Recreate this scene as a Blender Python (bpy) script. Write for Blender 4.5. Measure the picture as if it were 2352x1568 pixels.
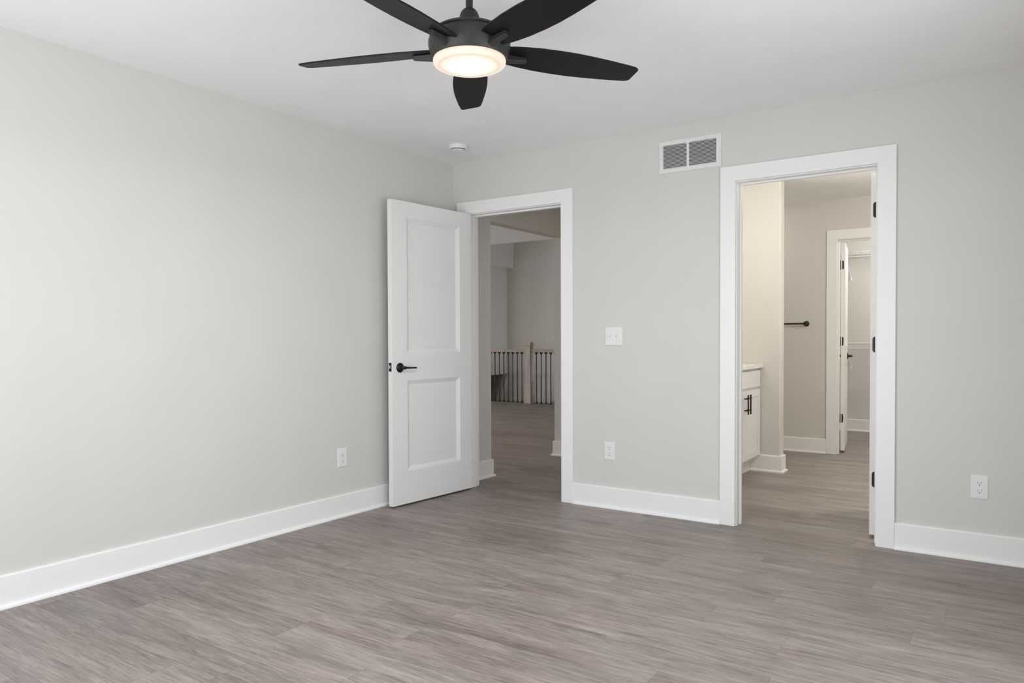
import bpy, bmesh, math, random
from mathutils import Vector, Matrix
PI = math.pi
R = math.radians
random.seed(4)

# ---------------------------------------------------------------- camera, world, light, exposure
for o in list(bpy.data.objects):
    bpy.data.objects.remove(o, do_unlink=True)
SC = bpy.context.scene
COL = SC.collection

H = 2.44                       # ceiling height
WORLD_STRENGTH = 6.4
CAM = (3.50107, -4.35587, 1.13177)
yaw, pitch, roll = R(34.2658793), R(-1.10310841), R(-0.21050938)
F_PX, SHIFT_PX = 1681.207, 23.179
cam_d = bpy.data.cameras.new('camera')
cam = bpy.data.objects.new('camera', cam_d)
COL.objects.link(cam)
fw = Vector((-math.sin(yaw) * math.cos(pitch), math.cos(yaw) * math.cos(pitch), math.sin(pitch)))
r0 = Vector((math.cos(yaw), math.sin(yaw), 0))
u0 = r0.cross(fw)
rt = math.cos(roll) * r0 + math.sin(roll) * u0
up = -math.sin(roll) * r0 + math.cos(roll) * u0
cam.matrix_world = Matrix(((rt.x, up.x, -fw.x, CAM[0]), (rt.y, up.y, -fw.y, CAM[1]),
                           (rt.z, up.z, -fw.z, CAM[2]), (0, 0, 0, 1)))
cam_d.sensor_width = 36
cam_d.lens = F_PX / 2352 * 36
cam_d.shift_y = SHIFT_PX / 2352
cam_d.clip_start = 0.02
SC.camera = cam

W = bpy.data.worlds.new('daylight')
SC.world = W
W.use_nodes = True
# overcast sky above, brighter lower half added to throw light up at the ceilings
_n, _l = W.node_tree.nodes, W.node_tree.links
_tc = _n.new('ShaderNodeTexCoord')
_sp = _n.new('ShaderNodeSeparateXYZ')
_rp = _n.new('ShaderNodeValToRGB')
_mr = _n.new('ShaderNodeMapRange')
_mr.inputs['From Min'].default_value = -0.08
_mr.inputs['From Max'].default_value = 0.08
_rp.color_ramp.elements[0].color = (0.845, 0.875, 0.93, 1)
_rp.color_ramp.elements[1].color = (0.63, 0.675, 0.745, 1)
_l.new(_tc.outputs['Generated'], _sp.inputs[0])
_l.new(_sp.outputs['Z'], _mr.inputs['Value'])
_l.new(_mr.outputs[0], _rp.inputs['Fac'])
_l.new(_rp.outputs['Color'], _n['Background'].inputs[0])
_n['Background'].inputs[1].default_value = WORLD_STRENGTH

def lamp(name, kind, loc, energy, color=(1, 1, 1), size=(1, 1), aim=None, portal=False, radius=0.1):
    d = bpy.data.lights.new(name, kind)
    o = bpy.data.objects.new(name, d)
    COL.objects.link(o)
    o.location = loc
    if kind == 'AREA':
        d.shape = 'RECTANGLE'
        d.size, d.size_y = size
        if portal:
            d.cycles.is_portal = True
    elif kind == 'POINT':
        d.shadow_soft_size = radius
    d.energy = energy
    d.color = color
    if aim is not None:
        o.rotation_euler = Vector(aim).to_track_quat('-Z', 'Y').to_euler()
    return o

# portals in the bedroom's and the living area's windows (daylight comes from the world)
WIN_REAR = (0.40, 2.90, 0.30, 1.95)      # x0 x1 z0 z1 in the wall behind the camera
WIN_RIGHT_ADDED = (-3.30, -1.50, 0.30, 1.80)   # y0 y1 z0 z1
WIN_LIVING = (0.8, 3.8, 0.15, 2.1)        # y0 y1 z0 z1
WIN_SOUTH_ADDED = (-6.9, -5.1, 0.10, 2.00)      # x0 x1 z0 z1
lamp('portal_rear', 'AREA', (1.65, -4.62, 1.125), 1, size=(2.5, 1.65), aim=(0, 1, 0), portal=True)
lamp('portal_right_added', 'AREA', (3.92, -2.40, 1.05), 1, size=(1.8, 1.5), aim=(-1, 0, 0), portal=True)
lamp('portal_living', 'AREA', (-7.55, 2.3, 1.125), 1, size=(3.0, 1.95), aim=(1, 0, 0), portal=True)
lamp('portal_south_added', 'AREA', (-6.0, -0.10, 1.05), 1, size=(1.8, 1.9), aim=(0, 1, 0), portal=True)
# lamps and added fill lights in the neighbouring rooms, all out of the frame
lamp('vanity_lamp', 'AREA', (1.30, 1.05, 2.02), 6.5, (1.0, 0.91, 0.80), (0.12, 0.55), aim=(1, 0.15, -0.15))
lamp('bath_fill', 'POINT', (3.25, 1.15, 2.05), 47, (1.0, 0.95, 0.87), radius=0.1)  # unseen fill added below the ceiling to lift the bathroom's ambient light
lamp('bath_downlight', 'AREA', (1.36, 2.75, 2.43), 1.6, (1.0, 0.93, 0.85), (0.09, 0.09), aim=(0, 0.001, -1))
lamp('closet_lamp', 'POINT', (2.85, 4.25, 2.25), 34, (1.0, 0.97, 0.93), radius=0.1)
lamp('living_downlight', 'AREA', (-4.9, 2.9, 2.43), 30, (1.0, 0.84, 0.68), (0.16, 0.16), aim=(0, 0.001, -1))
lamp('living_downlight_2', 'AREA', (-2.6, 1.2, 2.43), 24, (1.0, 0.83, 0.66), (0.16, 0.16), aim=(0, 0.001, -1))
lamp('hall_fill', 'AREA', (0.80, 1.3, 2.43), 1.2, (1.0, 0.86, 0.70), (0.16, 0.16), aim=(0, 0.001, -1))  # fill light added to brighten the dim hall

VS = SC.view_settings
VS.view_transform = 'Standard'
VS.look = 'None'
VS.exposure = 0.0
VS.gamma = 1
VS.use_curve_mapping = False
SC.cycles.max_bounces = 12
SC.cycles.diffuse_bounces = 8
SC.cycles.transparent_max_bounces = 8
SC.cycles.sample_clamp_indirect = 6

# ---------------------------------------------------------------- materials
def base_mat(name, col, rough=0.5, spec=0.5, metal=0.0):
    m = bpy.data.materials.new(name)
    m.use_nodes = True
    b = m.node_tree.nodes['Principled BSDF']
    b.inputs['Base Color'].default_value = (*col, 1)
    b.inputs['Roughness'].default_value = rough
    b.inputs['Specular IOR Level'].default_value = spec
    b.inputs['Metallic'].default_value = metal
    return m

def noisy(name, col, rough=0.5, var=0.03, scale=30, bump=0.0, bscale=300, spec=0.5, metal=0.0):
    """plain paint or metal with a faint procedural mottling and surface bump"""
    m = base_mat(name, col, rough, spec, metal)
    nt = m.node_tree
    N, L = nt.nodes, nt.links
    b = N['Principled BSDF']
    tc = N.new('ShaderNodeTexCoord')
    n = N.new('ShaderNodeTexNoise')
    n.inputs['Scale'].default_value = scale
    n.inputs['Detail'].default_value = 4
    L.new(tc.outputs['Object'], n.inputs['Vector'])
    r = N.new('ShaderNodeValToRGB')
    r.color_ramp.elements[0].position = 0.3
    r.color_ramp.elements[1].position = 0.7
    r.color_ramp.elements[0].color = (*[c * (1 - var) for c in col], 1)
    r.color_ramp.elements[1].color = (*[min(1, c * (1 + var)) for c in col], 1)
    L.new(n.outputs['Fac'], r.inputs['Fac'])
    L.new(r.outputs['Color'], b.inputs['Base Color'])
    if bump:
        n2 = N.new('ShaderNodeTexNoise')
        n2.inputs['Scale'].default_value = bscale
        n2.inputs['Detail'].default_value = 3
        L.new(tc.outputs['Object'], n2.inputs['Vector'])
        bp = N.new('ShaderNodeBump')
        bp.inputs['Strength'].default_value = bump
        bp.inputs['Distance'].default_value = 0.001
        L.new(n2.outputs['Fac'], bp.inputs['Height'])
        L.new(bp.outputs['Normal'], b.inputs['Normal'])
    return m

M_WALL = noisy('wall_paint', (0.66, 0.65, 0.612), 0.75, 0.012, 3, 0.12, 260, 0.25)
M_BATH = noisy('bath_wall_paint', (0.64, 0.62, 0.585), 0.7, 0.012, 3, 0.12, 260, 0.25)
M_CEIL = noisy('ceiling_paint', (0.885, 0.885, 0.885), 0.9, 0.015, 4, 0.3, 160, 0.1)
M_TRIM = noisy('white_trim_paint', (0.86, 0.857, 0.845), 0.38, 0.006, 5, 0.0, 1, 0.4)
M_DOOR = noisy('door_paint', (0.83, 0.825, 0.81), 0.42, 0.008, 5, 0.15, 420, 0.4)
M_PLASTIC = noisy('white_plastic', (0.80, 0.80, 0.79), 0.3, 0.005, 20)
M_SLOT = base_mat('slot_dark', (0.02, 0.02, 0.02), 0.7)
M_BLACK = noisy('black_metal', (0.012, 0.011, 0.010), 0.38, 0.1, 60, 0.0, 1, 0.5, 0.4)
M_BRONZE = noisy('fan_bronze', (0.035, 0.034, 0.031), 0.48, 0.08, 90, 0.2, 700, 0.5, 0.35)
M_BLADE = noisy('fan_blade_black', (0.007, 0.0065, 0.006), 0.45, 0.12, 25, 0.0, 1, 0.22, 0.0)
M_STEEL = noisy('steel', (0.72, 0.72, 0.72), 0.25, 0.02, 60, 0, 1, 0.5, 1.0)
M_VENT = noisy('vent_enamel', (0.76, 0.76, 0.745), 0.4, 0.006, 20)
M_DUCT_SHADE = base_mat('duct_painted_shade', (0.10, 0.10, 0.095), 0.8)  # dark colour for the shade behind the louvers
M_CAB = noisy('cabinet_paint', (0.76, 0.755, 0.745), 0.4, 0.006, 5)
M_QUARTZ = noisy('quartz', (0.80, 0.785, 0.765), 0.2, 0.06, 9)
M_WIRE = noisy('white_vinyl_wire', (0.84, 0.84, 0.83), 0.35, 0.005, 20)
M_RECESS_SHADE = noisy('recess_painted_shade', (0.12, 0.115, 0.105), 0.8, 0.02, 4)  # dark colour carries the shade inside the stairwell recess

def math_node(nt, op, a=None, b=None):
    n = nt.nodes.new('ShaderNodeMath')
    n.operation = op
    for i, v in enumerate((a, b)):
        if v is None:
            continue
        if isinstance(v, (int, float)):
            n.inputs[i].default_value = v
        else:
            nt.links.new(v, n.inputs[i])
    return n.outputs[0]

def plank_material():
    m = base_mat('plank_floor', (0.3, 0.28, 0.26), 0.4, 0.45)
    nt = m.node_tree
    N, L = nt.nodes, nt.links
    b = N['Principled BSDF']
    tc = N.new('ShaderNodeTexCoord')
    sp = N.new('ShaderNodeSeparateXYZ')
    L.new(tc.outputs['Object'], sp.inputs[0])
    PW, PL = 0.178, 1.22
    yv = math_node(nt, 'DIVIDE', math_node(nt, 'ADD', sp.outputs['Y'], 20.03), PW)
    row = math_node(nt, 'FLOOR', yv)
    wr = N.new('ShaderNodeTexWhiteNoise')
    wr.noise_dimensions = '1D'
    L.new(row, wr.inputs['W'])
    xv = math_node(nt, 'ADD', math_node(nt, 'DIVIDE', math_node(nt, 'ADD', sp.outputs['X'], 30.0), PL), wr.outputs['Value'])
    cell = math_node(nt, 'FLOOR', xv)
    idv = N.new('ShaderNodeCombineXYZ')
    L.new(cell, idv.inputs[0])
    L.new(row, idv.inputs[1])
    wp = N.new('ShaderNodeTexWhiteNoise')
    wp.noise_dimensions = '2D'
    L.new(idv.outputs[0], wp.inputs['Vector'])
    # per-plank shifted coordinates so the grain breaks at every board
    sh = N.new('ShaderNodeVectorMath')
    sh.operation = 'SCALE'
    sh.inputs['Scale'].default_value = 37.0
    L.new(wp.outputs['Color'], sh.inputs[0])
    ad = N.new('ShaderNodeVectorMath')
    ad.operation = 'ADD'
    L.new(tc.outputs['Object'], ad.inputs[0])
    L.new(sh.outputs[0], ad.inputs[1])
    def noise(sc, detail, rough, dist=0.0):
        mp = N.new('ShaderNodeMapping')
        mp.inputs['Scale'].default_value = sc
        L.new(ad.outputs[0], mp.inputs['Vector'])
        n = N.new('ShaderNodeTexNoise')
        n.inputs['Scale'].default_value = 1
        n.inputs['Detail'].default_value = detail
        n.inputs['Roughness'].default_value = rough
        n.inputs['Distortion'].default_value = dist
        L.new(mp.outputs[0], n.inputs['Vector'])
        return n.outputs['Fac']
    fine = noise((9.0, 170, 1), 6, 0.72, 0.5)
    mid = noise((3.4, 40, 1), 5, 0.68, 1.1)
    broad = noise((1.3, 7, 1), 3, 0.5, 0.6)
    streak = noise((5.0, 62, 1), 3, 0.6, 0.6)
    t = math_node(nt, 'ADD', math_node(nt, 'MULTIPLY', fine, 0.56), math_node(nt, 'MULTIPLY', mid, 0.50))
    t = math_node(nt, 'ADD', t, math_node(nt, 'MULTIPLY', broad, 0.34))
    t = math_node(nt, 'ADD', t, math_node(nt, 'MULTIPLY', wp.outputs['Value'], 0.055))
    ramp = N.new('ShaderNodeValToRGB')
    e = ramp.color_ramp.elements
    e[0].position = 0.48
    e[0].color = (0.078, 0.060, 0.053, 1)
    e[1].position = 0.93
    e[1].color = (0.385, 0.345, 0.32, 1)
    x = e.new(0.68)
    x.color = (0.205, 0.175, 0.160, 1)
    L.new(t, ramp.inputs['Fac'])
    # occasional dark knots and mineral streaks
    sr = N.new('ShaderNodeValToRGB')
    sr.color_ramp.elements[0].position = 0.27
    sr.color_ramp.elements[0].color = (0.55, 0.52, 0.50, 1)
    sr.color_ramp.elements[1].position = 0.36
    sr.color_ramp.elements[1].color = (1, 1, 1, 1)
    L.new(streak, sr.inputs['Fac'])
    mx = N.new('ShaderNodeMix')
    mx.data_type = 'RGBA'
    mx.blend_type = 'MULTIPLY'
    mx.inputs['Factor'].default_value = 0.9
    L.new(ramp.outputs['Color'], mx.inputs['A'])
    L.new(sr.outputs['Color'], mx.inputs['B'])
    # boards drift between a greyer and a pinker stain
    tint = N.new('ShaderNodeValToRGB')
    tint.color_ramp.elements[0].position = 0.38
    tint.color_ramp.elements[0].color = (0.985, 1.0, 0.99, 1)
    tint.color_ramp.elements[1].position = 0.62
    tint.color_ramp.elements[1].color = (1.0, 0.965, 0.96, 1)
    L.new(noise((0.9, 3.0, 1), 2, 0.5, 0.4), tint.inputs['Fac'])
    mt = N.new('ShaderNodeMix')
    mt.data_type = 'RGBA'
    mt.blend_type = 'MULTIPLY'
    mt.inputs['Factor'].default_value = 1.0
    L.new(mx.outputs['Result'], mt.inputs['A'])
    L.new(tint.outputs['Color'], mt.inputs['B'])
    # seams
    fy = math_node(nt, 'FRACT', yv)
    fx = math_node(nt, 'FRACT', xv)
    ey = math_node(nt, 'MULTIPLY', math_node(nt, 'MINIMUM', fy, math_node(nt, 'SUBTRACT', 1.0, fy)), PW)
    ex = math_node(nt, 'MULTIPLY', math_node(nt, 'MINIMUM', fx, math_node(nt, 'SUBTRACT', 1.0, fx)), PL)
    edge = math_node(nt, 'MINIMUM', ey, ex)
    seam = math_node(nt, 'LESS_THAN', edge, 0.0009)
    mx2 = N.new('ShaderNodeMix')
    mx2.data_type = 'RGBA'
    mx2.blend_type = 'MULTIPLY'
    mx2.inputs['B'].default_value = (0.62, 0.60, 0.58, 1)
    L.new(math_node(nt, 'MULTIPLY', seam, 0.8), mx2.inputs['Factor'])
    L.new(mt.outputs['Result'], mx2.inputs['A'])
    L.new(mx2.outputs['Result'], b.inputs['Base Color'])
    rr = N.new('ShaderNodeMapRange')
    rr.inputs['To Min'].default_value = 0.36
    rr.inputs['To Max'].default_value = 0.52
    L.new(fine, rr.inputs['Value'])
    L.new(rr.outputs[0], b.inputs['Roughness'])
    bp = N.new('ShaderNodeBump')
    bp.inputs['Strength'].default_value = 0.25
    bp.inputs['Distance'].default_value = 0.0008
    L.new(math_node(nt, 'SUBTRACT', fine, seam), bp.inputs['Height'])
    L.new(bp.outputs['Normal'], b.inputs['Normal'])
    return m
M_FLOOR = plank_material()

def oak_material():
    m = base_mat('weathered_oak', (0.4, 0.33, 0.26), 0.5)
    nt = m.node_tree
    N, L = nt.nodes, nt.links
    tc = N.new('ShaderNodeTexCoord')
    mp = N.new('ShaderNodeMapping')
    mp.inputs['Scale'].default_value = (40, 40, 5)
    n = N.new('ShaderNodeTexNoise')
    n.inputs['Scale'].default_value = 1
    n.inputs['Detail'].default_value = 4
    n.inputs['Distortion'].default_value = 0.6
    r = N.new('ShaderNodeValToRGB')
    r.color_ramp.elements[0].position = 0.3
    r.color_ramp.elements[0].color = (0.33, 0.265, 0.215, 1)
    r.color_ramp.elements[1].position = 0.7
    r.color_ramp.elements[1].color = (0.50, 0.43, 0.37, 1)
    L.new(tc.outputs['Object'], mp.inputs['Vector'])
    L.new(mp.outputs[0], n.inputs['Vector'])
    L.new(n.outputs['Fac'], r.inputs['Fac'])
    L.new(r.outputs['Color'], N['Principled BSDF'].inputs['Base Color'])
    return m
M_OAK = oak_material()

def lens_material():
    """opal light disc: a bright centre over the LED board, a warmer rim"""
    m = base_mat('opal_lens', (0.9, 0.85, 0.78), 0.4)
    nt = m.node_tree
    N, L = nt.nodes, nt.links
    b = N['Principled BSDF']
    tc = N.new('ShaderNodeTexCoord')
    sp = N.new('ShaderNodeSeparateXYZ')
    L.new(tc.outputs['Object'], sp.inputs[0])
    rad = math_node(nt, 'SQRT', math_node(nt, 'ADD', math_node(nt, 'POWER', sp.outputs['X'], 2.0), math_node(nt, 'POWER', sp.outputs['Y'], 2.0)))
    r = N.new('ShaderNodeValToRGB')
    e = r.color_ramp.elements
    e[0].position = 0.0
    e[0].color = (1.0, 0.93, 0.80, 1)
    e[1].position = 1.0
    e[1].color = (0.66, 0.50, 0.36, 1)
    k = e.new(0.55)
    k.color = (0.95, 0.80, 0.62, 1)
    k = e.new(0.82)
    k.color = (0.62, 0.50, 0.38, 1)
    k = e.new(0.92)
    k.color = (0.78, 0.64, 0.48, 1)
    L.new(math_node(nt, 'DIVIDE', rad, 0.129), r.inputs['Fac'])
    L.new(r.outputs['Color'], b.inputs['Emission Color'])
    st = N.new('ShaderNodeMapRange')
    st.inputs['From Min'].default_value = 0.40
    st.inputs['From Max'].default_value = 0.80
    st.inputs['To Min'].default_value = 1.5
    st.inputs['To Max'].default_value = 0.80
    L.new(math_node(nt, 'DIVIDE', rad, 0.129), st.inputs['Value'])
    L.new(st.outputs[0], b.inputs['Emission Strength'])
    b.inputs['Base Color'].default_value = (0.5, 0.45, 0.4, 1)
    return m
M_LENS = lens_material()

def glass_material():
    m = bpy.data.materials.new('window_glass')
    m.use_nodes = True
    nt = m.node_tree
    nt.nodes.remove(nt.nodes['Principled BSDF'])
    t = nt.nodes.new('ShaderNodeBsdfTransparent')
    g = nt.nodes.new('ShaderNodeBsdfGlossy')
    g.inputs['Roughness'].default_value = 0.02
    x = nt.nodes.new('ShaderNodeMixShader')
    x.inputs[0].default_value = 0.06
    nt.links.new(t.outputs[0], x.inputs[1])
    nt.links.new(g.outputs[0], x.inputs[2])
    nt.links.new(x.outputs[0], nt.nodes['Material Output'].inputs[0])
    return m
M_GLASS = glass_material()

# ---------------------------------------------------------------- mesh helpers
class MB:
    """collects shapes and links them as ONE mesh object"""
    def __init__(self):
        self.bm = bmesh.new()
    def box(self, x0, x1, y0, y1, z0, z1):
        v = [self.bm.verts.new(p) for p in ((x0, y0, z0), (x1, y0, z0), (x1, y1, z0), (x0, y1, z0),
                                            (x0, y0, z1), (x1, y0, z1), (x1, y1, z1), (x0, y1, z1))]
        for f in ((0, 3, 2, 1), (4, 5, 6, 7), (0, 1, 5, 4), (1, 2, 6, 5), (2, 3, 7, 6), (3, 0, 4, 7)):
            self.bm.faces.new([v[i] for i in f])
        return self
    def prism(self, poly, axis, a, b):
        """polygon of 2D points extruded along axis ('x': points (y,z); 'y': (x,z); 'z': (x,y))"""
        def P(q, t):
            return {'x': (t, q[0], q[1]), 'y': (q[0], t, q[1]), 'z': (q[0], q[1], t)}[axis]
        A = [self.bm.verts.new(P(q, a)) for q in poly]
        B = [self.bm.verts.new(P(q, b)) for q in poly]
        self.bm.faces.new(A)
        self.bm.faces.new(B[::-1])
        n = len(poly)
        for i in range(n):
            self.bm.faces.new([A[i], A[(i + 1) % n], B[(i + 1) % n], B[i]])
        return self
    def lathe(self, prof, cx=0, cy=0, cz=0, seg=48, axis='z', cap=True):
        """profile of (radius, height) turned around an axis"""
        rings = []
        for r, h in prof:
            ring = []
            for k in range(seg):
                a = 2 * PI * k / seg
                c, s = r * math.cos(a), r * math.sin(a)
                p = {'z': (cx + c, cy + s, cz + h), 'y': (cx + c, cy + h, cz + s), 'x': (cx + h, cy + c, cz + s)}[axis]
                ring.append(self.bm.verts.new(p))
            rings.append(ring)
        for A, B in zip(rings, rings[1:]):
            for k in range(seg):
                self.bm.faces.new([A[k], A[(k + 1) % seg], B[(k + 1) % seg], B[k]])
        if cap:
            self.bm.faces.new(rings[0])
            self.bm.faces.new(rings[-1])
        return self
    def tube(self, pts, r, seg=10):
        pts = [Vector(p) for p in pts]
        rings = []
        for i, p in enumerate(pts):
            d = (pts[min(i + 1, len(pts) - 1)] - pts[max(i - 1, 0)]).normalized()
            u = d.orthogonal().normalized() if i == 0 else (rings_u - d * rings_u.dot(d)).normalized()
            rings_u = u
            w = d.cross(u)
            rr = r[i] if isinstance(r, (list, tuple)) else r
            rings.append([self.bm.verts.new(p + rr * (math.cos(2 * PI * k / seg) * u + math.sin(2 * PI * k / seg) * w)) for k in range(seg)])
        for A, B in zip(rings, rings[1:]):
            for k in range(seg):
                self.bm.faces.new([A[k], A[(k + 1) % seg], B[(k + 1) % seg], B[k]])
        self.bm.faces.new(rings[0])
        self.bm.faces.new(rings[-1][::-1])
        return self
    def faces(self, verts, faces):
        v = [self.bm.verts.new(p) for p in verts]
        for f in faces:
            self.bm.faces.new([v[i] for i in f])
        return self
    def build(self, name, mat, parent=None, loc=(0, 0, 0), rot=(0, 0, 0), smooth=False, bevel=0.0, seg=2, kind=None, label=None):
        bmesh.ops.recalc_face_normals(self.bm, faces=self.bm.faces[:])
        me = bpy.data.meshes.new(name)
        self.bm.to_mesh(me)
        self.bm.free()
        me.materials.append(mat)
        o = bpy.data.objects.new(name, me)
        COL.objects.link(o)
        o.location = loc
        o.rotation_euler = rot
        if parent is not None:
            o.parent = parent
        if smooth:
            for p in me.polygons:
                p.use_smooth = True
            me.set_sharp_from_angle(angle=R(35))
        if bevel:
            b = o.modifiers.new('soft_edge', 'BEVEL')
            b.width = bevel
            b.segments = seg
            b.limit_method = 'ANGLE'
        if kind:
            o['kind'] = kind
        if label:
            o['label'] = label
        return o

def thing(name, label, cat, loc=(0, 0, 0), rotz=0.0, group=None, kind=None):
    o = bpy.data.objects.new(name, None)
    o.empty_display_size = 0.1
    COL.objects.link(o)
    o.location = loc
    o.rotation_euler = (0, 0, rotz)
    tag(o, label, cat, group, kind)
    return o

def tag(o, label=None, cat=None, group=None, kind=None):
    if label:
        o['label'] = label
    if cat:
        o['category'] = cat
    if group:
        o['group'] = group
    if kind:
        o['kind'] = kind
    return o

S = 'structure'
def struct(name, mb, mat, label=None, cat=None, **k):
    o = mb.build(name, mat, kind=S, **k)
    return tag(o, label, cat)

def copy_thing(root, loc, rotz, label, group):
    r = root.copy()
    COL.objects.link(r)
    r.location = loc
    r.rotation_euler = (0, 0, rotz)
    r['label'] = label
    r['group'] = group
    def rec(a, b):
        for ch in list(a.children):
            c = ch.copy()
            COL.objects.link(c)
            c.parent = b
            rec(ch, c)
    rec(root, r)
    return r

# ---------------------------------------------------------------- the setting: shell
TB = 0.11                      # thickness of the bedroom's back wall
XL = -0.110                    # far face of the left / hall partition
RX = 3.83                      # right wall of the bedroom
Y0 = -4.57                     # wall behind the camera
D1 = (0.143, 0.947)            # clear opening of the hall doorway (jamb faces)
D2 = (2.153, 2.903)            # clear opening of the bathroom doorway
DH = 2.047                     # clear height
FARY = 3.18                    # bathroom's far wall
D3 = (2.131, 2.84)             # closet doorway

fl = MB()
fl.box(-7.6, 0, 0, 6.305, -0.12, 0)
fl.box(0, 3.95, 0, 5.30, -0.12, 0)
fl.box(-0.12, 3.95, -4.70, 0, -0.12, 0)
struct('floor', fl, M_FLOOR, 'grey-brown wood plank floor running through all rooms', 'floor')

ce = MB()
ce.box(-0.12, 3.95, -4.70, 5.30, H, H + 0.2)
ce.box(-7.6, -0.12, 0.0, 4.03, H, H + 1.3)
struct('ceiling', ce, M_CEIL, 'flat white ceiling over the bedroom, hall and bathroom', 'ceiling')
struct('ceiling_stairwell', MB().box(-7.6, 0.1, 4.03, 7.42, 3.60, 3.74), M_CEIL, 'high ceiling over the stairwell', 'ceiling')

w = MB()                       # bedroom left wall, which runs on along the hall with its cased-less opening
w.box(XL, 0, Y0 - 0.12, 0.478, 0, H)
w.box(XL, 0, 0.478, 1.665, 2.077, H)
w.box(XL, 0, 1.665, 4.03, 0, H)
w.box(XL, 0, 4.03, 7.3, 0, 3.6)
struct('wall_left', w, M_WALL, 'pale greige wall on the left of the bedroom', 'wall')

J = 0.018                      # jamb board thickness
w = MB()
w.box(0, D1[0] - J, 0, TB, 0, H)
w.box(D1[0] - J, D1[1] + J, 0, TB, DH + J, H)
w.box(D1[1] + J, D2[0] - J, 0, TB, 0, H)
w.box(D2[0] - J, D2[1] + J, 0, TB, DH + J, H)
w.box(D2[1] + J, RX, 0, TB, 0, H)
struct('wall_back', w, M_WALL, 'pale greige wall with the two doorways', 'wall')

w = MB()
a, b, c, d = WIN_RIGHT_ADDED
w.box(RX, RX + 0.12, Y0 - 0.12, a, 0, H).box(RX, RX + 0.12, b, 5.30, 0, H).box(RX, RX + 0.12, a, b, 0, c).box(RX, RX + 0.12, a, b, d, H)
struct('wall_right', w, M_WALL, 'pale greige wall on the right of the bedroom', 'wall')
w = MB()
a, b, c, d = WIN_REAR
w.box(0, a, Y0 - 0.12, Y0, 0, H).box(b, RX, Y0 - 0.12, Y0, 0, H).box(a, b, Y0 - 0.12, Y0, 0, c).box(a, b, Y0 - 0.12, Y0, d, H)
struct('wall_front', w, M_WALL, 'pale greige wall behind the camera', 'wall')

def window(n, axis, pos, a, b, c, d, depth):
    """frame, centre mullion and pane set into a wall; axis 'x' = wall runs along x"""
    def bx(mb, u0, u1, z0, z1, t0, t1):
        return mb.box(u0, u1, t0, t1, z0, z1) if axis == 'x' else mb.box(t0, t1, u0, u1, z0, z1)
    t = thing('window_%d' % n, 'unseen white framed window letting daylight in', 'window', (0, 0, 0), kind=S)
    f = MB()
    bx(f, a, a + .05, c, d, pos, pos + depth); bx(f, b - .05, b, c, d, pos, pos + depth)
    bx(f, a, b, c, c + .05, pos, pos + depth); bx(f, a, b, d - .05, d, pos, pos + depth)
    m = (a + b) / 2
    bx(f, m - .03, m + .03, c, d, pos, pos + depth)
    f.build('window_frame', M_TRIM, t)
    g = MB()
    bx(g, a + .05, b - .05, c + .05, d - .05, pos + depth * .5, pos + depth * .5 + .004)
    g.build('pane', M_GLASS, t)
window(1, 'x', Y0 - 0.10, *WIN_REAR, 0.06)
window(2, 'y', RX + 0.04, *WIN_RIGHT_ADDED, 0.06)  # unseen window added to even out the light on the left wall
window(3, 'y', -7.56, *WIN_LIVING, 0.06)
window(4, 'x', -0.08, *WIN_SOUTH_ADDED, 0.05)  # unseen window added to light the stair wall and the hall opening

# hall and bathroom partitions
w = MB()
w.box(1.09, 1.20, TB, 3.0, 0, H)
w.box(0, 1.09, 3.0, 3.11, 0, H)
struct('wall_hall', w, M_WALL, 'wall between hall and bathroom', 'wall')
w = MB()
w.box(1.20, 1.926, 1.909, 2.02, 0, H)
struct('wall_vanity_end', w, M_BATH, 'short cream wall at the end of the bathroom vanity', 'wall', bevel=0.012, seg=4)
w = MB()
w.box(1.09, D3[0] - J, FARY, FARY + 0.11, 0, H)
w.box(D3[0] - J, D3[1] + J, FARY, FARY + 0.11, DH + J, H)
w.box(D3[1] + J, RX, FARY, FARY + 0.11, 0, H)
w.box(1.09, 1.20, 3.0, FARY, 0, H)
struct('wall_bath_far', w, M_BATH, 'taupe far wall of the bathroom with the closet doorway', 'wall')
w = MB()
w.box(1.09, 1.20, FARY + 0.11, 5.17, 0, H)
w.box(1.09, RX + .12, 5.17, 5.29, 0, H)
struct('wall_closet', w, M_WALL, 'walls of the walk-in closet', 'wall')

# living area and stairwell
w = MB()
a, b, c, d = WIN_LIVING
w.box(-7.6, -7.5, -0.12, a, 0, H).box(-7.6, -7.5, b, 7.42, -2.6, 3.6).box(-7.6, -7.5, a, b, 0, c).box(-7.6, -7.5, a, b, d, H)
a, b, c, d = WIN_SOUTH_ADDED
w.box(-7.5, a, -0.12, 0, 0, H).box(b, XL, -0.12, 0, 0, H).box(a, b, -0.12, 0, 0, c).box(a, b, -0.12, 0, d, H)
struct('wall_living', w, M_WALL, 'outer walls of the living area', 'wall')
w = MB()
w.box(-7.6, 0.1, 7.3, 7.42, -2.6, 3.6)
struct('wall_stairwell_back', w, M_WALL, 'grey wall behind the stair railing', 'wall')
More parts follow.
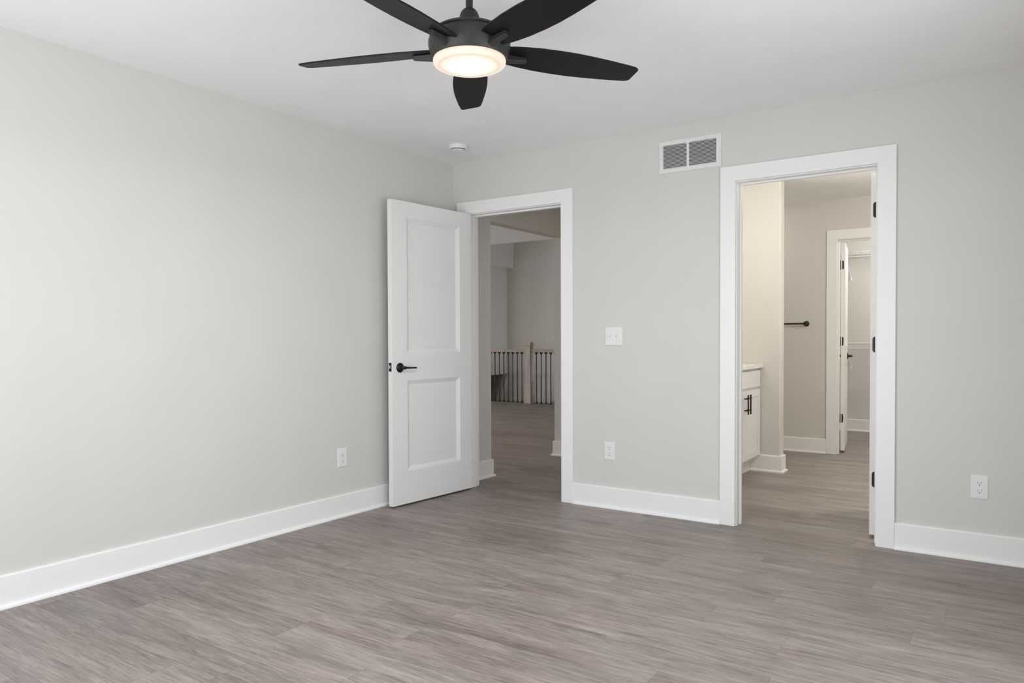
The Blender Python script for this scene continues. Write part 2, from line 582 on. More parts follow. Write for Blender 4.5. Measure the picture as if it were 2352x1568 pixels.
# left stairwell wall with the dark raking opening above the lower flight
w = MB()
hole = [(6.31, -2.6), (6.31, 0.425), (7.299, 0.430), (7.077, -0.093), (6.55, -1.34), (6.55, -2.6)]
w.prism([(6.31, 0.425), (7.3, 0.430), (7.3, 3.6), (6.31, 3.6)], 'x', -4.67, -4.554)
w.prism([(7.3, -2.6), (7.3, 0.430), (7.077, -0.093), (6.55, -1.34), (6.55, -2.6)], 'x', -4.67, -4.554)
struct('wall_stairwell_left', w, M_WALL, 'grey side wall of the stairwell', 'wall')
struct('wall_stairwell_blocker', MB().box(-7.5, -4.554, 6.19, 6.31, 0, 3.6), M_WALL, 'unseen wall added to block window light from the stairwell', 'wall')  # added out of view to keep window light off the recess
struct('wall_stairwell_recess', MB().box(-7.5, -6.6, 6.31, 7.3, -2.6, 0.5).box(-6.6, -4.67, 6.31, 7.3, 0.46, 0.60), M_RECESS_SHADE, 'recess beside the lower flight of stairs, its shade put into the colour', 'wall')
struct('trim_bulkhead', MB().box(-4.554, -4.402, 4.3, 7.3, 2.465, 3.6), M_WALL, 'boxed bulkhead high on the stairwell wall', 'bulkhead')
struct('floor_lower', MB().box(-7.6, 0.1, 6.2, 7.42, -2.72, -2.6), M_FLOOR, 'floor at the foot of the stairs', 'floor')
struct('wall_stairwell_floor_edge', MB().box(-7.5, 0.0, 6.19, 6.304, -2.6, -0.12), M_WALL, 'wall under the edge of the landing floor', 'wall')

# ---- baseboards: flat board with a quarter-round shoe
PROF = [(0, 0), (0.028, 0), (0.0278, 0.006), (0.0262, 0.011), (0.0235, 0.0145), (0.019, 0.0165), (0.014, 0.017),
        (0.014, 0.134), (0.0125, 0.138), (0.009, 0.140), (0, 0.140)]
def base_path(mb, pts):
    """sweeps the baseboard profile along a floor path; the wall lies to the LEFT of the travel direction"""
    P = [Vector(p) for p in pts]
    def nrm(a, b):
        d = (b - a).normalized()
        return Vector((d.y, -d.x))
    rings = []
    for i, p in enumerate(P):
        if i == 0:
            m = nrm(P[0], P[1])
        elif i == len(P) - 1:
            m = nrm(P[-2], P[-1])
        else:
            a, b = nrm(P[i - 1], p), nrm(p, P[i + 1])
            m = (a + b) / (1 + a.dot(b))
        rings.append([mb.bm.verts.new((p.x + m.x * q, p.y + m.y * q, z)) for q, z in PROF])
    n = len(PROF)
    for A, B in zip(rings, rings[1:]):
        for k in range(n):
            mb.bm.faces.new([A[k], A[(k + 1) % n], B[(k + 1) % n], B[k]])
    mb.bm.faces.new(rings[0])
    mb.bm.faces.new(rings[-1][::-1])
    return mb
C = 0.09                       # casing width
e = 0.005
b_ = MB(); base_path(b_, [(0, Y0), (0, -0.001), (D1[0] - C - e, -0.001)])
struct('baseboard_left', b_, M_TRIM, 'white baseboard along the left wall', 'baseboard')
b_ = MB(); base_path(b_, [(D1[1] + C + e, 0), (D2[0] - C - e, 0)])
base_path(b_, [(D2[1] + C + e, 0), (RX, 0)])
struct('baseboard_back', b_, M_TRIM, 'white baseboard along the doorway wall', 'baseboard')
b_ = MB(); base_path(b_, [(RX, 0), (RX, Y0), (0, Y0)])
struct('baseboard_right', b_, M_TRIM, 'white baseboard along the right wall', 'baseboard')
b_ = MB(); base_path(b_, [(0, TB), (0, 0.478), (XL, 0.478), (XL, 0.0)])
base_path(b_, [(XL, 6.1), (XL, 1.665), (0, 1.665), (0, 3.0)])
base_path(b_, [(0, 3.0), (1.09, 3.0), (1.09, TB)])
struct('baseboard_hall', b_, M_TRIM, 'white baseboard in the hall wrapping the wide opening', 'baseboard')
b_ = MB(); base_path(b_, [(1.6815, 1.909), (1.926, 1.909), (1.926, 2.02), (1.20, 2.02)])
base_path(b_, [(1.20, 2.02), (1.20, FARY), (D3[0] - C - e, FARY)])
base_path(b_, [(D3[1] + C + e, FARY), (RX, FARY), (RX, TB)])
struct('baseboard_bath', b_, M_TRIM, 'white baseboard in the bathroom', 'baseboard')
b_ = MB(); base_path(b_, [(1.20, FARY + .11), (1.20, 5.17), (RX, 5.17), (RX, FARY + .11)])
struct('baseboard_closet', b_, M_TRIM, 'white baseboard in the closet', 'baseboard')

# ---- door frames: casing, jambs, stops
def frame(n, D, y0, y1, stop, label, casing_sides=(True, True)):
    t = thing('trim_%d' % n, label, 'door frame', (0, 0, 0), kind=S)
    x0, x1 = D
    j = MB()
    j.box(x0 - J, x0, y0, y1, 0, DH).box(x1, x1 + J, y0, y1, 0, DH).box(x0 - J, x1 + J, y0, y1, DH, DH + J)
    j.build('jamb', M_TRIM, t)
    s0, s1 = stop
    s = MB()
    s.box(x0, x0 + .011, s0, s1, 0, DH - .011).box(x1 - .011, x1, s0, s1, 0, DH - .011).box(x0, x1, s0, s1, DH - .011, DH)
    s.build('door_stop', M_TRIM, t, bevel=0.0015)
    for side, on in zip((-1, 1), casing_sides):
        if not on:
            continue
        ya, yb = (y0 - 0.019, y0) if side < 0 else (y1, y1 + 0.019)
        c = MB()
        X0, X1 = x0 - e - C, x1 + e + C
        top = DH + e + C
        c.prism([(X0, 0), (x0 - e, 0), (x0 - e, DH + e), (x1 + e, DH + e), (x1 + e, 0), (X1, 0), (X1, top), (X0, top)], 'y', ya, yb)
        c.build('casing', M_TRIM, t, bevel=0.0018)
    return t
frame(1, D1, 0, TB, (0.047, 0.083), 'white flat casing around the hall doorway')
frame(2, D2, 0, TB, (0.050, 0.072), 'white flat casing around the bathroom doorway')
frame(3, D3, FARY, FARY + 0.11, (FARY + .03, FARY + .066), 'white flat casing around the closet doorway')

# ---- doors
def door_leaf(t, wd, ht, th, flip=1):
    """two-panel moulded leaf; hinge edge at u=0 (local x), faces at y=0 and y=-th*flip ; both faces get panels"""
    bm = MB()
    panels = [(0.130, wd - 0.137, 0.220, 0.832), (0.130, wd - 0.137, 1.014, 1.928)]
    us = [0, 0.130, wd - 0.137, wd]
    zs = [0, 0.220, 0.832, 1.014, 1.928, ht]
    for face_y, s in ((0.0, -1), (-th, 1)):
        def q(u0, u1, z0, z1, d0=0.0):
            pass
        vid = {}
        def V(u, z, dpt=0.0):
            k = (round(u, 5), round(z, 5), round(dpt, 5))
            if k not in vid:
                vid[k] = bm.bm.verts.new((u, face_y + s * dpt, z))
            return vid[k]
        for i in range(3):
            for k in range(5):
                if i == 1 and k in (1, 3):
                    continue
                bm.bm.faces.new([V(us[i], zs[k]), V(us[i + 1], zs[k]), V(us[i + 1], zs[k + 1]), V(us[i], zs[k + 1])])
        for (u0, u1, z0, z1) in panels:
            loops = [(0.0, 0.0), (0.002, 0.0035), (0.005, 0.0040), (0.028, 0.0150), (0.031, 0.0140)]
            prev = None
            for ins, dp in loops:
                L = [V(u0 + ins, z0 + ins, dp), V(u1 - ins, z0 + ins, dp), V(u1 - ins, z1 - ins, dp), V(u0 + ins, z1 - ins, dp)]
                if prev:
                    for k in range(4):
                        bm.bm.faces.new([prev[k], prev[(k + 1) % 4], L[(k + 1) % 4], L[k]])
                prev = L
            bm.bm.faces.new(prev)
    o = [(0, 0, 0), (0, -th, 0), (wd, 0, 0), (wd, -th, 0), (0, 0, ht), (0, -th, ht), (wd, 0, ht), (wd, -th, ht)]
    # closed edges (separate strips, welded below)
    for i in range(3):
        bm.faces([(us[i], 0, 0), (us[i + 1], 0, 0), (us[i + 1], -th, 0), (us[i], -th, 0)], [(0, 1, 2, 3)])
        bm.faces([(us[i], 0, ht), (us[i + 1], 0, ht), (us[i + 1], -th, ht), (us[i], -th, ht)], [(0, 1, 2, 3)])
    for k in range(5):
        bm.faces([(0, 0, zs[k]), (0, 0, zs[k + 1]), (0, -th, zs[k + 1]), (0, -th, zs[k])], [(0, 1, 2, 3)])
        bm.faces([(wd, 0, zs[k]), (wd, 0, zs[k + 1]), (wd, -th, zs[k + 1]), (wd, -th, zs[k])], [(0, 1, 2, 3)])
    bmesh.ops.remove_doubles(bm.bm, verts=bm.bm.verts[:], dist=0.00002)
    return bm.build('door_leaf', M_DOOR, t)

def lever(t, u, z, face, side, toward):
    """rose, neck and lever on one face; side = +1 for the y=0 face, -1 for the other; toward = direction of the lever along u"""
    m = MB()
    m.lathe([(0.0, 0.0), (0.0325, 0.0), (0.0325, side * 0.004), (0.029, side * 0.008), (0.018, side * 0.011), (0.0125, side * 0.014), (0.0115, side * 0.034),
             (0.0115, side * 0.052), (0.0, side * 0.054)], u, face, z, 36, 'y', cap=False)
    y = face + side * 0.045
    m.tube([(u, y, z), (u + toward * 0.02, y, z), (u + toward * 0.06, y - side * 0.001, z - 0.001),
            (u + toward * 0.112, y - side * 0.003, z - 0.003)], [0.009, 0.0075, 0.006, 0.0055], 14)
    return m.build('door_handle', M_BLACK, t, smooth=True, label='black lever handle on a round rose')

def hinge_plate(mb, plane, u0, u1, z, rnd_side):
    """rounded-corner hinge leaf lying in a plane y=const, returned as polygon prism"""
    h, r = 0.0445, 0.016
    pts = []
    corners = {'L': [(u0, z - h, 1), (u1, z - h, 0), (u1, z + h, 0), (u0, z + h, 1)],
               'R': [(u0, z - h, 0), (u1, z - h, 1), (u1, z + h, 1), (u0, z + h, 0)]}[rnd_side]
    for (u, zz, rd) in corners:
        if not rd:
            pts.append((u, zz))
            continue
        su = 1 if u == u0 else -1
        sz = 1 if zz < z else -1
        cu, cz = u + su * r, zz + sz * r
        arc = []
        for k in range(7):
            a = k / 6 * PI / 2
            arc.append((cu - su * r * math.cos(a), cz - sz * r * math.sin(a)))
        # order arcs to follow the boundary
        if (su > 0) == (sz > 0):
            pass
        else:
            arc = arc[::-1]
        if corners.index((u, zz, rd)) in (0, 2):
            pass
        pts += arc
    return mb.prism(pts, 'y', plane, plane - 0.0015)

# hall door: swings into the bedroom, standing a little past square against the left wall
# local frame: u along the leaf, y=0 is the face towards the room
ang = math.atan2(-0.809 + 0.02, 0.129 - 0.184)
LW = 0.791
t = thing('door_1', 'open white two-panel door with black lever handle near the left wall', 'door', (0.183, -0.021, 0.012), ang, kind=S)
door_leaf(t, LW, 2.035, 0.038)
lever(t, 0.722, 0.921, 0.0, 1, -1)
lever(t, 0.722, 0.921, -0.038, -1, -1)
m = MB(); m.box(LW, LW + 0.0015, -0.0315, -0.0065, 0.897, 0.955)
m.build('latch_plate', M_BLACK, t, bevel=0.0007)
m = MB(); m.prism([(LW + .001, -0.026), (LW + .012, -0.022), (LW + .0135, -0.019), (LW + .0135, -0.0125), (LW + .001, -0.012)], 'z', 0.918, 0.938)
m.build('latch_bolt', M_STEEL, t)

# bathroom door: swings into the bathroom, seen by its hinge edge
t = thing('door_2', 'open bathroom door seen edge-on with three black hinges', 'door', (2.888, 0.152, 0.020), R(90), kind=S)
door_leaf(t, 0.74, 2.020, 0.036)       # local y -> world -x ; body spans x 2.888-... see below
t.location.x = 2.852
for z in (1.833, 1.085, 0.331):
    m = MB()
    hinge_plate(m, 0, 2.864 - 2.852, 2.905 - 2.852, z - 0.020, 'L')
    o = m.build('hinge', M_BLACK, t)
    # plate was drawn facing -y in world; the leaf frame is turned by 90 degrees, so turn it back
    o.rotation_euler = (0, 0, R(-90))
lever(t, 0.67, 0.915, 0.0, 1, -1)

# closet door: swings into the closet past square
dx, dy = 2.09 - 2.174, 3.947 - 3.318
ang3 = math.atan2(dy, dx)
t = thing('door_3', 'open closet door inside the bathroom seen nearly edge-on with black hinges', 'door', (2.174, 3.318, 0.022), ang3, kind=S)
door_leaf(t, 0.69, 2.018, 0.035)
# with this angle the local +y axis points to -x : move the body to the left of the visible face
for ch in t.children:
    ch.location.y = 0.035
for (z) in (1.822, 1.083, 0.336):
    m = MB()
    hinge_plate(m, 0, 0.0, 0.031, z - 0.022, 'R')
    o = m.build('hinge', M_BLACK, t, rot=(0, 0, -ang3), loc=(0.0, 0, 0))
    o.matrix_local = Matrix.Rotation(-ang3, 4, 'Z') @ Matrix.Translation((-0.043, -0.002, 0)) 
lever(t, 0.60, 0.905, 0.0, -1, -1)
lever(t, 0.60, 0.905, 0.035, 1, -1)

# ---------------------------------------------------------------- ceiling fan
FX, FY, FZ = 1.914, -2.286, 2.149
t = thing('ceiling_fan', 'dark bronze five-blade ceiling fan with a lit round opal light', 'ceiling fan', (FX, FY, H))
dz = -H
MB().lathe([(0.0, H + dz - 0.0005), (0.066, H + dz - 0.0005), (0.066, 2.415 + dz), (0.055, 2.385 + dz), (0.028, 2.368 + dz), (0.0, 2.368 + dz)], seg=48, cap=False).build('canopy', M_BRONZE, t, smooth=True)
MB().lathe([(0.0, 2.372 + dz), (0.0125, 2.372 + dz), (0.0125, 2.25 + dz), (0.0, 2.25 + dz)], seg=24, cap=False).build('downrod', M_BRONZE, t, smooth=True)
MB().lathe([(0.0, 2.290 + dz), (0.015, 2.290 + dz), (0.021, 2.287 + dz), (0.029, 2.278 + dz), (0.0345, 2.264 + dz), (0.0375, 2.250 + dz), (0.038, 2.243 + dz), (0.046, 2.242 + dz), (0.047, 2.228 + dz), (0.0, 2.228 + dz)], seg=36, cap=False).build('yoke_cover', M_BRONZE, t, smooth=True)
MB().lathe([(0.0, 2.232 + dz), (0.040, 2.232 + dz), (0.046, 2.230 + dz), (0.090, 2.220 + dz), (0.122, 2.210 + dz), (0.133, 2.203 + dz),
            (0.1355, 2.196 + dz), (0.1325, 2.1935 + dz), (0.1325, 2.1895 + dz), (0.1385, 2.187 + dz), (0.1430, 2.180 + dz), (0.1450, 2.170 + dz),
            (0.1445, 2.156 + dz), (0.141, 2.140 + dz), (0.136, 2.125 + dz), (0.133, 2.115 + dz), (0.1315, 2.113 + dz), (0.0, 2.113 + dz)], seg=72, cap=False).build('motor_housing', M_BRONZE, t, smooth=True)
o = MB().lathe([(0.0, 2.1125 + dz), (0.1270, 2.1125 + dz), (0.1285, 2.109 + dz), (0.1285, 2.103 + dz), (0.1270, 2.097 + dz), (0.1225, 2.0925 + dz), (0.116, 2.0900 + dz),
                (0.111, 2.0910 + dz), (0.104, 2.0920 + dz), (0.092, 2.0895 + dz), (0.070, 2.0865 + dz), (0.035, 2.0845 + dz), (0.0, 2.084 + dz)], seg=72, cap=False).build('light_lens', M_LENS, t, smooth=True, label='glowing round opal lens')
# blades: x outward, y tangential (ccw side lower)
def blade_outline():
    up_, lo = [], []
    xs = [0.118, 0.135, 0.16, 0.20, 0.26, 0.33, 0.40, 0.47, 0.54, 0.60, 0.640]
    wy = [0.040, 0.048, 0.0545, 0.0610, 0.0675, 0.0705, 0.0700, 0.0655, 0.0590, 0.0520, 0.0465]
    for x, y in zip(xs, wy):
        lo.append((x, -y))
        up_.append((x, y))
    # squared tip with small rounded corners
    tip = [(0.652, -0.0430), (0.660, -0.0375), (0.663, -0.031), (0.660, 0.031), (0.657, 0.0370), (0.650, 0.0425)]
    return lo + tip + up_[::-1]
OUT = blade_outline()
PITCH = R(12.5)
TILT = Matrix.Rotation(R(0.7), 4, Vector((-0.563, 0.826, 0)))     # the fan hangs a touch out of level
for k in range(5):
    a = R(127.04 - 3 + 3) + k * R(72)
    m = MB()
    m.prism(OUT, 'z', -0.003, 0.003)
    bl = m.build('blade', M_BLADE, t, loc=(0, 0, FZ - H + 0.004), bevel=0.0012)
    bl.rotation_euler = (0, 0, 0)
    bl.matrix_local = Matrix.Translation((0, 0, FZ - H + 0.0)) @ TILT @ Matrix.Rotation(a, 4, 'Z') @ Matrix.Rotation(-PITCH, 4, 'X')
    m = MB()
    # tapered prong under the blade
    m.faces([(0.10, -0.013, -0.034), (0.10, 0.013, -0.034), (0.10, 0.013, -0.004), (0.10, -0.013, -0.004),
             (0.213, -0.0095, -0.020), (0.213, 0.0095, -0.020), (0.213, 0.0095, -0.003), (0.213, -0.0095, -0.003)],
            [(0, 1, 2, 3), (4, 5, 6, 7), (0, 1, 5, 4), (1, 2, 6, 5), (2, 3, 7, 6), (3, 0, 4, 7)])
    m.build('blade_bracket', M_BRONZE, bl, bevel=0.003)
fl_ = lamp('fan_lamp', 'AREA', (FX, FY, 2.0825), 22, (1.0, 0.97, 0.94), (0.13, 0.13), aim=(0, 0.0001, -1))
fl_.data.shape = 'DISK'

# ---------------------------------------------------------------- smoke detector
t = thing('smoke_detector', 'round white smoke detector on the ceiling near the corner', 'smoke detector', (0.380, -0.420, H))
MB().lathe([(0.0, -0.0003), (0.062, -0.0003), (0.064, -0.003), (0.064, -0.011), (0.0625, -0.0125), (0.0, -0.0125)], seg=48, cap=False).build('mounting_base', M_PLASTIC, t, smooth=True)
MB().lathe([(0.0, -0.012), (0.0605, -0.012), (0.060, -0.021), (0.058, -0.0255), (0.052, -0.028), (0.0, -0.028)], seg=48, cap=False).build('cover', M_PLASTIC, t, smooth=True)
m = MB()
for k in range(16):
    a0, a1 = 2 * PI * k / 16 + 0.05, 2 * PI * (k + 1) / 16 - 0.05
    pts = [(r * math.cos(a), r * math.sin(a)) for r, a in ((0.047, a0), (0.047, (a0 + a1) / 2), (0.047, a1), (0.030, a1), (0.030, (a0 + a1) / 2), (0.030, a0))]
    m.prism(pts, 'z', -0.034, -0.0275)
m.build('sensing_slots', M_SLOT, t, label='dark sensing slots')
MB().lathe([(0.0, -0.033), (0.049, -0.033), (0.049, -0.036), (0.044, -0.040), (0.020, -0.042), (0.0, -0.042)], seg=48, cap=False).build('sensor_cap', M_PLASTIC, t, smooth=True)

# ---------------------------------------------------------------- return air vent
vx0, vx1, vz0, vz1 = 1.664, 2.059, 2.155, 2.352
ox = [(1.691, 1.8435), (1.8585, 2.029)]
oz = (2.182, 2.327)
t = thing('air_vent', 'white two-section louvred air vent high on the wall', 'vent', ((vx0 + vx1) / 2, 0, vz0))
bx = (vx0 + vx1) / 2
def L_(x): return x - bx
def Z_(z): return z - vz0
m = MB()
fy0, fy1 = -0.0065, -0.0005
m.box(L_(vx0), L_(ox[0][0]), fy0, fy1, 0, Z_(vz1)).box(L_(ox[1][1]), L_(vx1), fy0, fy1, 0, Z_(vz1))
m.box(L_(ox[0][0]), L_(ox[1][1]), fy0, fy1, 0, Z_(oz[0])).box(L_(ox[0][0]), L_(ox[1][1]), fy0, fy1, Z_(oz[1]), Z_(vz1))
m.box(L_(ox[0][1]), L_(ox[1][0]), fy0, fy1, Z_(oz[0]), Z_(oz[1]))
m.build('vent_frame', M_VENT, t)
MB().box(L_(ox[0][0]), L_(ox[1][1]), -0.0004, -0.0002, Z_(oz[0]), Z_(oz[1])).build('shade_backing', M_DUCT_SHADE, t)  # dark sheet in place of the shade inside a duct
NS = 18
for (a0, a1) in ox:
    m = MB()
    for k in range(NS):
        z = Z_(oz[0]) + (k + 0.5) * (oz[1] - oz[0]) / NS
        m.prism([(-0.0060, z - 0.0026), (-0.0052, z - 0.0026), (-0.0008, z + 0.0020), (-0.0016, z + 0.0020)], 'x', L_(a0), L_(a1))
    m.build('louvers', M_VENT, t)
for x, z in ((vx0 + 0.007, 2.245), (vx1 - 0.008, 2.247)):
    MB().lathe([(0.0, 0.0), (0.0035, 0.0), (0.0030, -0.0015), (0.0, -0.0018)], L_(x), fy0, Z_(z), 16, 'y', cap=False).build('screw', M_STEEL, t, smooth=True)

# ---------------------------------------------------------------- switch and outlets (face towards -y)
def plate(mb, w_, h_):
    a, b2 = w_ / 2, h_ / 2
    i = 0.004
    mb.faces([(-a, 0, -b2), (a, 0, -b2), (a, 0, b2), (-a, 0, b2), (-a, -0.002, -b2), (a, -0.002, -b2), (a, -0.002, b2), (-a, -0.002, b2),
              (-a + i, -0.0052, -b2 + i), (a - i, -0.0052, -b2 + i), (a - i, -0.0052, b2 - i), (-a + i, -0.0052, b2 - i)],
             [(0, 1, 2, 3), (0, 1, 5, 4), (1, 2, 6, 5), (2, 3, 7, 6), (3, 0, 4, 7), (4, 5, 9, 8), (5, 6, 10, 9), (6, 7, 11, 10), (7, 4, 8, 11), (8, 9, 10, 11)])
    return mb
t = thing('light_switch', 'white double toggle light switch between the two doorways', 'light switch', (1.343, -0.0003, 1.137))
plate(MB(), 0.120, 0.120).build('cover_plate', M_PLASTIC, t)
for x, s in ((-0.0235, 1), (0.0235, 1)):
    MB().box(x - 0.0052, x + 0.0052, -0.0058, -0.0050, -0.0125, 0.0125).build('toggle_slot', M_VENT, t)
    m = MB(); m.prism([(-0.0055, -0.006), (-0.0055, 0.006), (-0.0165, 0.0105 * s), (-0.0165, 0.0040 * s)], 'x', x - 0.0036, x + 0.0036)
    m.build('toggle', M_PLASTIC, t, bevel=0.0006)
    for z in (0.030, -0.030):
        MB().lathe([(0.0, 0.0), (0.0032, 0.0), (0.0026, -0.001), (0.0, -0.0012)], x, -0.0052, z, 14, 'y', cap=False).build('screw', M_VENT, t, smooth=True)

def outlet(label, loc, rotz):
    t = thing('wall_outlet', label, 'outlet', loc, rotz, 'white duplex outlets low on the walls')
    plate(MB(), 0.076, 0.119).build('cover_plate', M_PLASTIC, t)
    for z in (0.0198, -0.0198):
        m = MB()
        pts = []
        for k in range(40):
            a = 2 * PI * k / 40
            x, y = 0.0172 * math.cos(a), 0.0172 * math.sin(a)
            pts.append((x, z + max(-0.0138, min(0.0138, y))))
        m.prism(pts, 'y', -0.0050, -0.0068)
        rc = m.build('receptacle', M_PLASTIC, t, bevel=0.0006)
        s = MB()
        s.box(-0.0073, -0.0053, -0.0071, -0.0060, z - 0.0010, z + 0.0080)
        s.box(0.0055, 0.0073, -0.0071, -0.0060, z - 0.0002, z + 0.0070)
        s.lathe([(0.0, 0.0), (0.0026, 0.0), (0.0026, -0.001), (0.0, -0.001)], 0.0, -0.0061, z - 0.0078, 14, 'y', cap=False)
        s.build('slots', M_SLOT, rc)
    MB().lathe([(0.0, 0.0), (0.0030, 0.0), (0.0024, -0.001), (0.0, -0.0012)], 0, -0.0052, 0, 14, 'y', cap=False).build('screw', M_VENT, t, smooth=True)
    return t
o1 = outlet('white outlet low on the wall below the light switch', (1.3135, -0.0003, 0.379), 0)
copy_thing(o1, (3.3775, -0.0003, 0.371), 0, 'white outlet low on the wall right of the bathroom doorway', 'white duplex outlets low on the walls')
copy_thing(o1, (0.0003, -1.137, 0.3745), R(90), 'white outlet low on the left wall beside the open door', 'white duplex outlets low on the walls')

# ---------------------------------------------------------------- bathroom vanity
CX = 1.765                     # front plane of doors and drawer fronts
t = thing('vanity_cabinet', 'white shaker bathroom vanity cabinet with black bar pulls', 'cabinet', (CX, 1.903, 0))
def lx(x): return x - CX
def ly(y): return y - 1.903
m = MB()
m.box(lx(1.202), lx(CX - 0.02), ly(0.45), ly(1.903), 0.115, 0.869)
m.box(lx(1.202), lx(CX - 0.085), ly(0.45), ly(1.903), 0.001, 0.115)
m.build('cabinet_body', M_CAB, t)
def shaker(mb, y0, y1, z0, z1, fr=0.057):
    X0, X1, X2 = lx(CX - 0.019), lx(CX - 0.008), lx(CX)
    mb.box(X0, X1, y0, y1, z0, z1)
    mb.box(X1, X2, y0, y0 + fr, z0, z1).box(X1, X2, y1 - fr, y1, z0, z1)
    mb.box(X1, X2, y0 + fr, y1 - fr, z0, z0 + fr).box(X1, X2, y0 + fr, y1 - fr, z1 - fr, z1)
    return mb
def pull(parent, y, z0, z1):
    X = lx(CX)
    p = MB()
    p.tube([(X + 0.032, y, z0), (X + 0.032, y, z1)], 0.006, 12)
    for z in (z0 + 0.032, z1 - 0.032):
        p.tube([(X - 0.001, y, z), (X + 0.032, y, z)], 0.005, 10)
    return p.build('handle', M_BLACK, parent, smooth=True)
ys = [(1.486, 1.893), (1.074, 1.481), (0.662, 1.069)]
for k, (a, b2) in enumerate(ys):
    d = shaker(MB(), ly(a), ly(b2), 0.142, 0.697).build('cabinet_door', M_CAB, t, bevel=0.001)
    if k == 0:
        pull(d, ly(a) + 0.030, 0.515, 0.672)
    else:
        pull(d, ly(b2) - 0.030, 0.515, 0.672)
MB().box(lx(CX - 0.019), lx(CX), ly(1.074), ly(1.893), 0.717, 0.851).build('drawer_front', M_CAB, t, bevel=0.001)
o = MB().box(1.203, 1.785, 0.44, 1.906, 0.8705, 0.901).build('countertop', M_QUARTZ, bevel=0.002)
tag(o, 'white quartz countertop on the bathroom vanity', 'countertop')

# towel bar on the far wall of the bathroom
t = thing('towel_bar', 'black towel bar on the taupe bathroom wall', 'towel bar', (1.852, FARY, 1.256))
MB().lathe([(0.0, -0.0003), (0.0265, -0.0003), (0.0265, -0.006), (0.020, -0.010), (0.010, -0.016), (0.010, -0.060), (0.0, -0.060)], 0, 0, 0, 32, 'y', cap=False).build('mounting_post', M_BLACK, t, smooth=True)
MB().lathe([(0.0, -0.0003), (0.0265, -0.0003), (0.0265, -0.006), (0.020, -0.010), (0.010, -0.016), (0.010, -0.060), (0.0, -0.060)], -0.60, 0, 0, 32, 'y', cap=False).build('mounting_post', M_BLACK, t, smooth=True)
MB().lathe([(0.0, -0.048), (0.0165, -0.048), (0.0175, -0.058), (0.0165, -0.068), (0.0, -0.070)], 0, 0, 0, 28, 'y', cap=False).build('end_cap', M_BLACK, t, smooth=True)
MB().tube([(-0.60, -0.058, 0), (0.0, -0.058, 0)], 0.0082, 14).build('bar', M_BLACK, t, smooth=True)

# ---------------------------------------------------------------- closet wire shelves
def wire_shelf(zdeck, label, xbr):
    t = thing('wire_shelf', label, 'shelf', (2.5, 5.17, zdeck), 0, 'white wire shelves in the closet')
    x0, x1 = -1.29, 1.32
    yf, yb = -0.305, -0.006
    m = MB()
    for y, z, r in ((yf, 0, .0032), (yb, 0, .0032), (-0.155, -0.004, .0026), (yf, -0.030, .0022), (yf, -0.058, .0042)):
        m.tube([(x0, y, z), (x1, y, z)], r, 8)
    k = x0
    while k < x1:
        m.tube([(k, yb, 0.003), (k, yf, 0.003), (k, yf - 0.001, -0.058)], 0.0014, 5)
        k += 0.0254
    m.build('wire_deck', M_WIRE, t)
    for xb in xbr:
        b3 = MB()
        X = xb - 2.5
        b3.tube([(X, yf + 0.003, -0.055), (X, -0.010, -0.292)], 0.0048, 8)
        br = b3.build('support_brace', M_WIRE, t, smooth=True)
        MB().box(X - 0.014, X + 0.014, -0.0095, -0.0003, -0.312, -0.275).build('brace_foot', M_WIRE, br, bevel=0.003)
    return t
wire_shelf(2.106, 'upper white wire shelf in the closet near the ceiling', (1.915, 2.75))
wire_shelf(1.050, 'lower white wire shelf in the closet at waist height', (1.915, 2.75))

# ---------------------------------------------------------------- stair railing and newel
t = thing('newel_post', 'square oak newel post in the middle of the stair railing', 'newel post', (-3.3445, 6.218, 0))
q = 0.0640
MB().box(-q, q, -q, q, 0.001, 0.352).build('base_box', M_OAK, t, bevel=0.002)
MB().box(-q - .012, q + .012, -q - .012, q + .012, 0.352, 0.366).build('base_molding', M_OAK, t, bevel=0.004)
q = 0.047
MB().box(-q, q, -q, q, 0.366, 1.052).build('shaft', M_OAK, t, bevel=0.002)
m = MB()
m.box(-q - .010, q + .010, -q - .010, q + .010, 0.965, 0.985)
m.box(-q - .018, q + .018, -q - .018, q + .018, 0.998, 1.028)
m.build('cap', M_OAK, t, bevel=0.003)

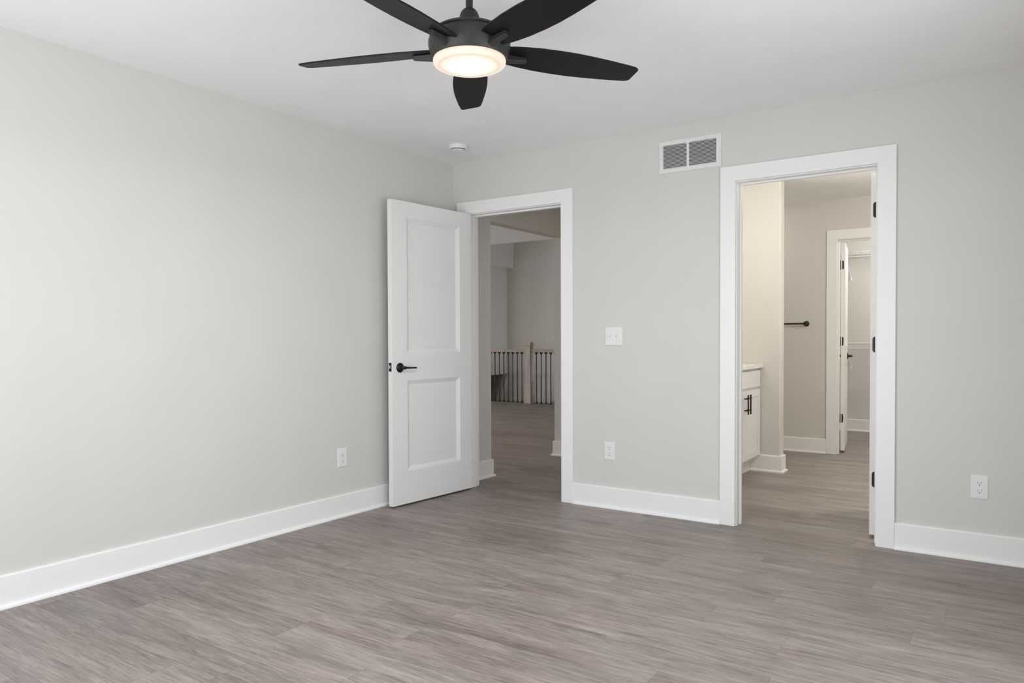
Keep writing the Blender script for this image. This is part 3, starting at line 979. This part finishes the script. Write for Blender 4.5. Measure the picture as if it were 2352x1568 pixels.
YR = 6.226
def railing(x0, x1, bxs, label):
    t = thing('stair_railing', label, 'railing', (x0, YR, 0), 0, 'stair railings on both sides of the newel')
    m = MB()
    m.prism([(-0.030, 0.905), (-0.030, 0.918), (-0.020, 0.928), (0.020, 0.928), (0.030, 0.918), (0.030, 0.905), (0.022, 0.900), (0.018, 0.878), (-0.018, 0.878), (-0.022, 0.900)], 'x', 0, x1 - x0)
    m.build('handrail', M_OAK, t)
    first = None
    for x in bxs:
        if first is None:
            r = 0.0068
            bal = MB().box(-r, r, -r, r, 0.0015, 0.878).build('baluster', M_BLACK, t, loc=(x - x0, 0, 0))
            c = MB()
            a, b3 = 0.022, 0.009
            c.faces([(-a, -a, .001), (a, -a, .001), (a, a, .001), (-a, a, .001), (-a, -a, .008), (a, -a, .008), (a, a, .008), (-a, a, .008),
                     (-b3, -b3, .034), (b3, -b3, .034), (b3, b3, .034), (-b3, b3, .034)],
                    [(0, 1, 2, 3), (0, 1, 5, 4), (1, 2, 6, 5), (2, 3, 7, 6), (3, 0, 4, 7), (4, 5, 9, 8), (5, 6, 10, 9), (6, 7, 11, 10), (7, 4, 8, 11), (8, 9, 10, 11)])
            s1 = c.build('baluster_shoe', M_BLACK, bal)
            s2 = s1.copy()
            COL.objects.link(s2)
            s2.parent = bal
            s2.matrix_local = Matrix.Translation((0, 0, 0.8775)) @ Matrix.Rotation(PI, 4, 'X')
            first = bal
        else:
            c2 = first.copy()
            COL.objects.link(c2)
            c2.parent = t
            c2.location = (x - x0, 0, 0)
            for ch in list(first.children):
                k = ch.copy()
                COL.objects.link(k)
                k.parent = c2
    return t
railing(-4.55, -3.393, [-3.501 - 0.0957 * k for k in range(11)], 'oak and black metal stair railing left of the newel post')
railing(-3.296, -2.20, [-3.203 + 0.0957 * k for k in range(10)], 'oak and black metal stair railing right of the newel post')

# stairs going down along the back wall of the well
t = thing('staircase', 'dark stair flight descending behind the railing', 'stairs', (-3.0, 6.82, -2.6))
m = MB()
n = 5
for k in range(n):
    z1 = -0.19 * (k + 1)
    x1 = -3.05 - 0.25 * k
    m.box(x1 - 0.27 + 3.0, x1 + 3.0, -0.50, 0.47, z1 - 0.03 + 2.6, z1 + 2.6)
    m.box(x1 - 0.02 + 3.0, x1 + 3.0, -0.50, 0.47, max(0.001, z1 - 0.19 + 2.6) if k < n - 1 else 0.001, z1 + 2.6 + 0.16)
m.build('steps', M_FLOOR, t)
m = MB(); m.prism([(-4.54 + 3, -0.83 + 2.6), (-4.54 + 3, -1.07 + 2.6), (-3.2 + 3, -0.10 + 2.6), (-2.9 + 3, -0.10 + 2.6), (-2.9 + 3, 0.14 + 2.6), (-3.263 + 3, 0.14 + 2.6)], 'y', 0.470, 0.479)
m.build('skirt_board', M_OAK, t)
